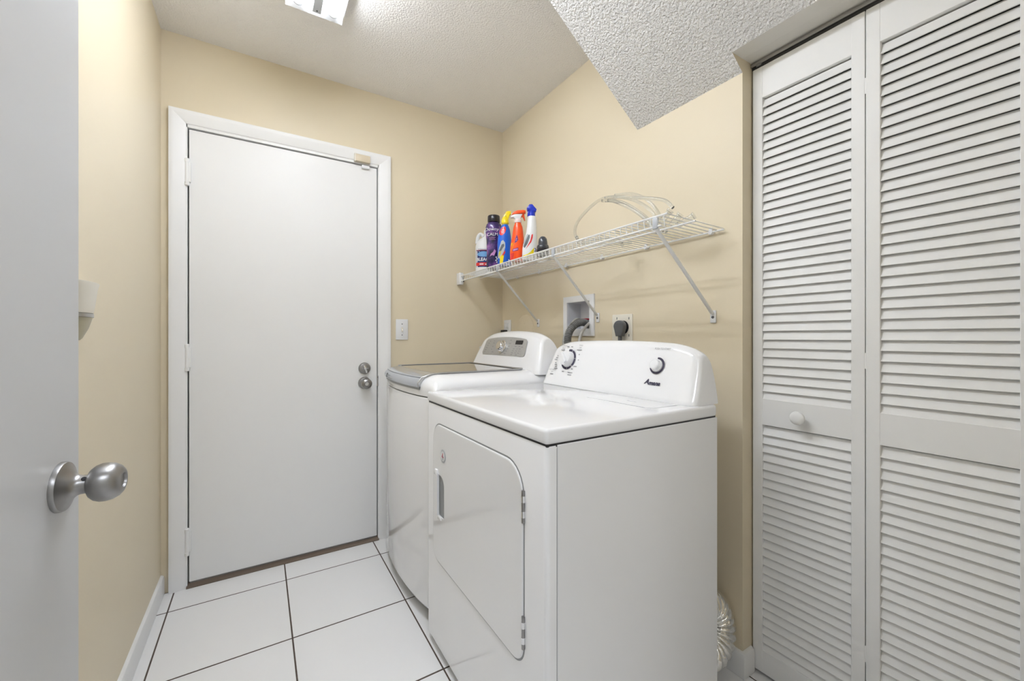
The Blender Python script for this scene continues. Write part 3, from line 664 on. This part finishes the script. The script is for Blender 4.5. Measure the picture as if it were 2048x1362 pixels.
def bottle(name, x, y, rz, label, hz=1.0):
    o = thing(name, (x, y, BZ), label, 'bottle', 'laundry bottles on the wire shelf', rz=R(rz)); o.scale = (1, 1, hz); return o

# white jug
b = bottle('bleach_jug', 1.165, 2.205, -28, 'white handled jug with a red and navy label, farthest left on the shelf')
P = [(0, .050, .036), (.004, .054, .039), (.170, .055, .040), (.188, .051, .037), (.20, .044, .033)]
bo = ell(P).build('body', 'bp_white', b, local=True)
ell([(.198, .045, .033), (.215, .034, .026), (.235, .020, .019, .014), (.250, .0165, .0165, .016)]).build('neck', 'bp_white', b, local=True)
MB().tube(spline([(-.006, 0, .238), (-.024, 0, .250), (-.038, 0, .236), (-.044, 0, .212), (-.046, 0, .192)], 8), .0105, 14).build('handle', 'bp_white', b, local=True)
MB().lathe([(.019, 0), (.019, .022), (.0175, .025)], (.016, 0, .248), n=28).build('cap', 'bp_white', b, local=True)
la = patch(bo, P, 'label', 'bp_navy', [(-.050, .045), (.050, .045), (.050, .155), (-.050, .155)], sub=8)
patch(bo, P, 'label_band', 'bp_white', [(-.050, .149), (.050, .149), (.050, .153), (-.050, .153)], .0012, sub=8); patch(bo, P, 'label_band', 'bp_red', [(-.050, .053), (.050, .053), (.050, .072), (-.050, .072)], .0012, sub=8)
patch(bo, P, 'label_band', 'bp_sky', oval(-.004, .122, .040, .016), .0012)
patch(bo, P, 'label_band', 'bp_maroon', [(-.050, .143), (.050, .143), (.050, .148), (-.050, .148)], .0012, sub=8)
print_on(bo, P, 'bp_white', [('BLEACH', -.002, .090, .026, dict(bold=.0008))], .0018); dashes_on(bo, P, 'bp_white', [(-.018, .062, .024, .007), (.014, .061, .022, .006)], .0018)
# purple softener
b = bottle('softener_bottle', 1.092, 1.958, -29, 'tall dark purple galaxy-print bottle with a black screw cap', .965)
P = [(0, .037, .029), (.005, .040, .032), (.10, .0385, .032), (.16, .0405, .033), (.205, .0450, .035), (.232, .0450, .034), (.247, .041, .031), (.257, .033, .027), (.262, .031, .026)]
bo = ell(P, 44).build('body', 'bp_nebula', b, local=True)
MB().lathe([(.033, 0), (.0345, .003), (.0335, .034), (.031, .038)], (0, 0, .260), n=40).build('cap', 'bp_black', b, local=True)
patch(bo, P, 'label_glow', 'bp_lilac', [(-.022, .062), (-.010, .070), (.002, .066), (.012, .092), (.004, .104), (-.004, .088), (-.016, .078)], .0006)
print_on(bo, P, 'bp_white', [('Downy', -.012, .215, .026, dict(shear=.15)), ('CALM', -.008, .186, .023)]); dashes_on(bo, P, 'bp_lilac', [(-.008, .170, .036, .0018), (-.010, .163, .030, .0016), (-.008, .157, .034, .0014)])
dashes_on(bo, P, 'bp_white', [(.013, .058, .006, .010), (.017, .050, .006, .008), (.012, .041, .008, .007), (.016, .031, .005, .009)])
MB().tube([(.030, surf(P, .030, z) - .0004, z) for z in (.03, .08, .12, .16, .20, .235)], .0007, 5).build('label_seam', 'bp_lilac', bo, local=True)
# blue stain remover
b = bottle('blue_spray_bottle', 1.10, 1.856, -29, 'blue spray bottle with a yellow nozzle and red neck label', .975)
P = [(0, .034, .025), (.004, .0365, .028), (.06, .0375, .029), (.12, .0375, .028), (.16, .034, .026), (.195, .027, .022, .002), (.215, .0195, .018, .003), (.222, .0155, .0155, .003)]
bo = ell(P, 40).build('body', 'bp_blue', b, local=True)
MB().lathe([(.0165, 0), (.0165, .007)], (.003, 0, .222), n=28).build('collar', 'bp_limegold', b, local=True)
tp_ = MB(); tp_.lathe([(.0195, 0), (.0195, .016), (.0175, .024), (.0125, .036)], (.003, 0, .228), n=28)
tp_.prism([(-.014, -.011, .240), (.016, -.011, .240), (.030, -.011, .285), (.026, -.011, .296), (.010, -.011, .293), (-.004, -.011, .272)], (0, .022, 0), .003)
tp_.box((.012, -.009, .276), (.034, .009, .296), .003); tp_.build('nozzle', 'bp_yellow', b, local=True)
MB().prism([(-.004, -.0118, .250), (.010, -.0118, .250), (.004, -.0118, .272)], (0, -.0006, 0)).build('nozzle_mark', 'bp_limegold', b, local=True)
patch(bo, P, 'neck_label', 'bp_red', oval(-.010, .184, .0150, .026, rot=-.45)); 
patch(bo, P, 'label_shape', 'bp_silverlabel', [(-.036, .040), (-.030, .090), (-.018, .128), (-.008, .134), (.002, .120), (.003, .095), (-.004, .072), (-.016, .050), (-.024, .035)], .0006)
patch(bo, P, 'label_shape', 'bp_grey', [(-.030, .075), (-.016, .110), (-.004, .114), (-.002, .102), (-.012, .088), (-.022, .068)], .0012)
patch(bo, P, 'label_shape', 'bp_yellow', [(-.026, .010), (-.010, .010), (-.004, .050), (-.012, .058), (-.024, .046)], .0012)
patch(bo, P, 'label_shape', 'bp_limegold', [(-.033, .040), (-.020, .062), (-.020, .078), (-.030, .070)], .0014); patch(bo, P, 'label_shape', 'bp_red', [(-.014, .052), (.001, .078), (.003, .066), (-.006, .050)], .0014)
dashes_on(bo, P, 'bp_pinkwhite', [(-.009, .190, .012, .004), (-.012, .182, .014, .004), (-.013, .174, .010, .003)], .0014); dashes_on(bo, P, 'bp_white', [(.022, .028, .006, .006)])
# orange trigger bottle
b = bottle('orange_spray_bottle', 1.090, 1.716, -30, 'orange spray bottle with an orange and white trigger head')
P = [(0, .033, .023), (.004, .0355, .026), (.05, .036, .027), (.085, .034, .026, .001), (.115, .030, .024, .003), (.145, .0265, .022, .004), (.170, .023, .020, .004), (.186, .0170, .0165, .004), (.192, .015, .015, .004)]
bo = ell(P, 40).build('body', 'bp_orange', b, local=True)
MB().lathe([(.0175, 0), (.0182, .002), (.0178, .016), (.016, .018)], (.004, 0, .192), n=28).build('collar', 'bp_pinkwhite', b, local=True)
h = MB().prism([(-.010, -.0125, .209), (.014, -.0125, .209), (.020, -.0125, .222), (.026, -.0125, .234), (-.012, -.0125, .234), (-.030, -.0125, .226), (-.032, -.0125, .216), (-.018, -.0125, .217)], (0, .025, 0), .003).build('trigger_housing', 'bp_white', b, local=True)
hp = [(-.028, .229), (-.020, .243), (.002, .252), (.034, .254), (.042, .250), (.042, .240), (.030, .238), (.004, .235)]
MB().prism([(x, -.014, z) for x, z in hp], (0, .028, 0), .003).build('trigger_shroud', 'bp_orange', b, local=True)
MB().prism([(x, -.006, z) for x, z in [(.022, .240), (.034, .240), (.037, .222), (.040, .204), (.036, .203), (.031, .214), (.026, .222), (.017, .219), (.012, .226)]], (0, .012, 0), .002).build('trigger', 'bp_orange', b, local=True)
patch(bo, P, 'label_shape', 'bp_violet', [(-.014, .086), (-.004, .092), (.004, .102), (.0015, .118), (-.003, .128), (-.010, .110)], .0006)
patch(bo, P, 'label_shape', 'bp_violet', [(-.024, .045), (.004, .050), (.005, .064), (-.023, .058)], .0006); patch(bo, P, 'label_shape', 'bp_lilac', [(-.021, .048), (.002, .053), (.003, .061), (-.020, .056)], .0012)
patch(bo, P, 'label_shape', 'bp_darkorange', [(-.033, .040), (-.028, .075), (-.014, .098), (-.016, .080), (-.027, .050)], .0005); patch(bo, P, 'label_shape', 'bp_yellow', [(-.0315, .070), (-.026, .080), (-.0235, .092), (-.029, .088)], .0010)
patch(bo, P, 'label_shape', 'bp_red', [(-.034, .006), (-.020, .010), (-.016, .040), (-.033, .036)], .0005)
dashes_on(bo, P, 'bp_lilac', [(-.004, .108, .006, .004), (-.005, .101, .009, .003)], .0014)
# white bottle with blue trigger
b = bottle('white_spray_bottle', 1.122, 1.652, -31, 'white spray bottle with a royal blue trigger head, tallest on the shelf', .94)
P = [(0, .036, .025), (.005, .0385, .027), (.06, .037, .027, .001), (.10, .033, .025, .004), (.14, .027, .023, .008), (.18, .0230, .0205, .010), (.215, .0210, .019, .010), (.226, .0185, .0175, .010)]
bo = ell(P, 40).build('body', 'bp_white', b, local=True)
h = MB().lathe([(.0175, 0), (.0165, .010), (.0170, .030)], (.010, 0, .224), n=28)
h.prism([(-.012, -.014, .255), (.030, -.014, .250), (.033, -.014, .262), (.012, -.014, .288), (-.002, -.014, .287), (-.015, -.014, .268)], (0, .028, 0), .004).build('trigger_head', 'bp_royal', b, local=True)
MB().prism([(x, -.005, z) for x, z in [(-.010, .254), (-.002, .254), (-.004, .236), (-.009, .226), (-.012, .228)]], (0, .010, 0), .0015).build('trigger', 'bp_royal', b, local=True)
patch(bo, P, 'label_shape', 'bp_silverlabel', [(-.034, .080), (-.016, .128), (-.010, .132), (.000, .120), (-.012, .085), (-.030, .060)], .0005)
patch(bo, P, 'label_shape', 'bp_grey', [(-.030, .070), (-.010, .122), (-.002, .128), (-.001, .112), (-.012, .080), (-.026, .058)], .0010)
patch(bo, P, 'label_shape', 'bp_red', [(-.022, .050), (.006, .088), (.013, .110), (.014, .130), (.008, .126), (.002, .098), (-.012, .066)], .0012)
patch(bo, P, 'label_shape', 'bp_yellow', [(-.034, .020), (-.010, .028), (.012, .046), (.020, .060), (.018, .030), (-.006, .010), (-.034, .008)], .0006)
patch(bo, P, 'label_shape', 'bp_limegold', [(-.024, .018), (.004, .034), (.010, .042), (.004, .030), (-.020, .012)], .0012)
dashes_on(bo, P, 'bp_navy', [(.026, .056, .008, .004), (.028, .049, .005, .006), (.0255, .042, .008, .004), (.027, .030, .005, .012)])
# dark lid lying on the shelf
b = thing('black_bottle_cap', (1.118, 1.538, BZ), 'glossy charcoal domed cap sitting alone right of the bottles', 'cap')
MB().lathe([(.026, 0), (.028, .002), (.028, .014), (.030, .018), (.030, .030), (.027, .034)], (0, 0, 0), n=36).build('skirt', 'bp_black', b, local=True)
MB().lathe([(.0285, .033), (.0285, .042), (.0265, .048), (.0225, .052), (.0215, .064), (.0185, .080), (.0115, .089), (.003, .092)], (0, 0, 0), n=36).build('dome', 'bp_charcoal', b, local=True)

# ------------------------------------------------------------------ coil of clear tubing on the shelf
tb = thing('clear_tubing_coil', (1.20, 1.10, BZ), 'loose coil of clear plastic tubing lying on the right end of the shelf', 'tubing')
tz = BZ
strands = [
    [(1.21, .905, 1.560), (1.205, .935, 1.592), (1.20, 1.00, 1.618), (1.195, 1.08, 1.642), (1.19, 1.16, 1.668), (1.185, 1.215, 1.676), (1.18, 1.26, 1.668), (1.165, 1.32, 1.630), (1.15, 1.345, 1.585), (1.15, 1.335, 1.535), (1.18, 1.28, 1.503), (1.23, 1.21, 1.496), (1.28, 1.15, 1.496)],
    [(1.19, 1.225, 1.672), (1.20, 1.17, 1.655), (1.21, 1.10, 1.612), (1.22, 1.04, 1.562), (1.225, 1.00, 1.515), (1.235, .985, 1.497)],
    [(1.20, 1.215, 1.678), (1.21, 1.15, 1.668), (1.225, 1.08, 1.635), (1.235, 1.02, 1.585), (1.24, .99, 1.535), (1.245, .975, 1.497)],
    [(1.21, 1.175, 1.682), (1.23, 1.11, 1.672), (1.245, 1.05, 1.638), (1.25, 1.01, 1.590), (1.255, .985, 1.540), (1.26, .97, 1.497)],
    [(1.20, 1.20, 1.670), (1.21, 1.13, 1.640), (1.22, 1.07, 1.595), (1.23, 1.02, 1.545), (1.24, .995, 1.497)],
    [(1.15, 1.335, 1.540), (1.13, 1.30, 1.506), (1.12, 1.24, 1.497), (1.13, 1.18, 1.496), (1.17, 1.15, 1.496), (1.24, 1.17, 1.498), (1.30, 1.22, 1.500)]]
for i, st in enumerate(strands): MB().tube(spline(st, 10), .0062, 14).build('strand', 'clear_vinyl', tb, smooth=60)
for (x, y, z, l) in ((1.205, .905, 1.560, .040), (1.215, .880, 1.530, .050), (1.230, .862, 1.505, .060)):
    MB().lathe([(.009, 0), (.0100, .002), (.0100, l - .008), (.0125, l - .006), (.0125, l)], (x - .004, y + .035, max(z - .035, 1.499)), Vector((.012, -.030, .035 if z > 1.51 else .016)), 20).build('end_fitting', 'clear_vinyl', tb, smooth=40)

# ------------------------------------------------------------------ washer supply box, hoses
bx = thing('washer_supply_box', (XR, 1.555, 1.12), 'white recessed plastic supply box in the wall between shelf braces', 'supply box')
mb = slab_holes(MB(), 'X', XR - .008, XR + .001, (1.440, 1.120), (1.668, 1.320), [((BX[1] + .003, BX[2] + .003), (BX[0] - .003, BX[3] - .003))]); mb.build('frame', 'white_plastic', bx, smooth=0)
mb = MB(); d_ = .088
y0, y1, z0, z1 = BX[1] + .0015, BX[0] - .0015, BX[2] + .0015, BX[3] - .0015
for a, b_ in (((XR - .001, y0, z0), (XR + d_, y0 + .0025, z1)), ((XR - .001, y1 - .0025, z0), (XR + d_, y1, z1)), ((XR - .001, y0, z0), (XR + d_, y1, z0 + .0025)), ((XR - .001, y0, z1 - .0025), (XR + d_, y1, z1)), ((XR + d_ - .003, y0, z0), (XR + d_, y1, z1))): mb.box(a, b_)
mb.build('recess', 'box_plastic', bx, smooth=0)
MB().prism([(XR + .02, y0 + .05, z0 + .002), (XR + d_ - .003, y0 + .05, z0 + .002), (XR + d_ - .003, y0 + .05, z0 + .07)], (0, .004, 0)).build('divider', 'box_plastic', bx)
for k, y in enumerate((1.562, 1.535)):
    v_ = MB().lathe([(.008, 0), (.008, .022)], (XR + .045, y, z0 + .022), n=16).build('valve', 'nickel', bx)
    MB().box((XR + .020, y - .013, z0 + .046), (XR + .050, y + .013, z0 + .054), .003).build('valve_handle', 'valve_red', v_)
def corrugated(path, r, amp, pitch, name, m, label, cat):
    P = spline(path, 40); L = [0]
    for a, b_ in zip(P, P[1:]): L.append(L[-1] + (b_ - a).length)
    n = int(L[-1] / pitch * 4); pts = []; rs = []; j = 0
    for k in range(n + 1):
        s_ = L[-1] * k / n
        while j < len(P) - 2 and L[j + 1] < s_: j += 1
        t = (s_ - L[j]) / max(1e-9, L[j + 1] - L[j]); pts.append(P[j].lerp(P[j + 1], t)); rs.append(r + (amp if k % 4 in (1, 2) else -amp))
    return tag(MB().tube(pts, rs, 18).build(name, m, smooth=50), label, cat)
corrugated([(1.252, 1.500, 1.000), (1.250, 1.518, 1.08), (1.256, 1.520, 1.125), (1.275, 1.516, 1.160), (1.305, 1.510, 1.181), (1.345, 1.512, 1.186), (1.385, 1.505, 1.172), (1.405, 1.503, 1.160)], .0165, .0017, .0068, 'drain_hose', 'hose_grey', 'ribbed grey drain hose arching into the wall supply box', 'hose')
tag(MB().tube(spline([(1.225, 1.400, 1.00), (1.235, 1.425, 1.06), (1.255, 1.440, 1.10), (1.285, 1.455, 1.140), (1.325, 1.470, 1.168), (1.360, 1.478, 1.186), (1.400, 1.4785, 1.190)], 12), .0068, 14).build('supply_hose', 'hose_light', smooth=60), 'thin smooth grey supply hose in front of the ribbed hose', 'hose')
tag(MB().tube(spline([(1.252, 1.530, 1.000), (1.252, 1.552, 1.08), (1.265, 1.556, 1.13), (1.295, 1.550, 1.172), (1.335, 1.557, 1.202), (1.375, 1.5615, 1.200), (1.396, 1.562, 1.187)], 12), .0060, 14).build('supply_hose', 'hose_light', smooth=60), 'thin grey supply hose behind and left of the ribbed hose', 'hose')

# ------------------------------------------------------------------ outlets, plugs, switch
ot = thing('dryer_outlet', (XR, 1.266, 1.06), 'large off-white wall outlet plate behind the dryer console', 'outlet')
MB().box((XR - .006, 1.208, 1.075), (XR, 1.324, 1.214), .003, 2).build('plate', 'warm_plastic', ot)
MB().lathe([(.029, 0), (.029, .0075)], (XR, 1.256, 1.157), (-1, 0, 0), 36).build('socket', 'plug_black', ot)
for y, z in ((1.225, 1.195), (1.225, 1.122), (1.294, 1.197)): MB().box((XR - .0072, y - .0016, z - .005), (XR - .0055, y + .0016, z + .005)).build('screw', 'plug_grey', ot)
pg = thing('dryer_plug', (1.32, 1.256, 1.06), 'dark grey angled power plug in the large outlet', 'plug')
def pring(x, s_): return [(x, 1.254 + y * s_, z_) for y, z_ in [(.0, .0)]]
q = [(1.226, 1.125), (1.282, 1.125)]; prof2 = []
for k in range(13): a = PI * k / 12; prof2.append((1.256 + .0285 * math.cos(a), 1.160 + .0265 * math.sin(a)))
prof2 += [(1.2395, 1.118), (1.2725, 1.118)][::-1] if False else [(1.2395, 1.118), (1.2715, 1.118)]
MB().prism([(XR - .040, y, z) for y, z in prof2], (.024, 0, 0), .004, 3).build('body', 'plug_grey', pg, smooth=40)
MB().lathe([(.020, 0), (.018, .010)], (XR - .017, 1.256, 1.157), (1, 0, 0), 28).build('face', 'plug_grey', pg)
MB().tube(spline([(XR - .028, 1.256, 1.122), (XR - .028, 1.256, 1.09), (XR - .035, 1.25, 1.03), (XR - .06, 1.22, .95), (XR - .10, 1.16, .85)], 8), .0085, 14).build('cord', 'plug_grey', pg)
o2 = thing('small_wall_outlet', (XR, 2.238, 1.11), 'small white outlet plate in the corner behind the washer', 'outlet')
MB().box((XR - .006, 2.196, 1.108), (XR, 2.280, 1.224), .003, 2).build('plate', 'white_plastic', o2)
for z in (1.19, 1.143): MB().box((XR - .0075, 2.222, z - .014), (XR - .005, 2.254, z + .014), .004, 2).build('receptacle', 'fixture_white', o2)
p2 = thing('washer_plug', (XR - .03, 2.245, 1.10), 'small black power plug in the corner outlet', 'plug')
MB().box((XR - .040, 2.228, 1.128), (XR - .008, 2.266, 1.160), .005, 2).build('body', 'plug_black', p2)
MB().tube(spline([(XR - .032, 2.247, 1.130), (XR - .036, 2.247, 1.09), (XR - .04, 2.235, 1.02), (XR - .05, 2.20, .92)], 8), .005, 12).build('cord', 'plug_black', p2)
rp = thing('round_cover_plate', (XR, 2.032, 1.08), 'round blank wall cover painted the yellow of the wall', 'cover plate')
MB().lathe([(.086, 0), (.085, .005), (.078, .0085), (.02, .0095)], (XR, 2.032, 1.162), (-1, 0, 0), 56).build('disc', 'wall_paint', rp)
for z in (1.196, 1.128): MB().lathe([(.004, 0), (.0035, .002)], (XR - .0092, 2.032, z), (-1, 0, 0), 14).build('screw', 'wall_paint', rp)
sw = thing('light_switch', (.688, WY, 1.098), 'white toggle light switch plate right of the slab door', 'light switch')
MB().box((.653, WY - .006, 1.099), (.723, WY, 1.216), .003, 2).build('plate', 'white_plastic', sw)
MB().box((.6835, WY - .0072, 1.146), (.6925, WY - .005, 1.170)).build('toggle_slot', 'warm_plastic', sw)
MB().prism([(.685, WY - .006, 1.152), (.685, WY - .016, 1.147), (.685, WY - .0165, 1.152), (.685, WY - .006, 1.164)], (.006, 0, 0), .0008, 1).build('toggle', 'warm_plastic', sw)
for z in (1.1885, 1.1265): MB().lathe([(.0030, 0), (.0028, .0012)], (.688, WY - .006, z), (0, -1, 0), 14).build('screw', 'plug_grey', sw)

# ------------------------------------------------------------------ plug-in night light on the left wall
nl = thing('night_light', (XL, 1.35, 1.10), 'cream plug-in wall light with a pale lens, half hidden by the open door', 'light')
def half(z, w, d, n=18): return [(XL + .0005 + d * math.sin(PI * k / n) ** .8, 1.312 - w * math.cos(PI * k / n), z) for k in range(n + 1)]
MB().loft([half(1.170, .058, .034), half(1.182, .062, .036), half(1.225, .074, .040), half(1.238, .084, .042), half(1.2405, .084, .042)]).build('shade', 'warm_plastic', nl, smooth=50)
MB().loft([half(1.1605, .060, .035), half(1.169, .060, .035)]).build('band', 'brushed_silver', nl)
MB().loft([half(1.108, .020, .014), half(1.112, .026, .018), half(1.135, .045, .027), half(1.160, .057, .033)]).build('lens', 'night_lens', nl, smooth=50)
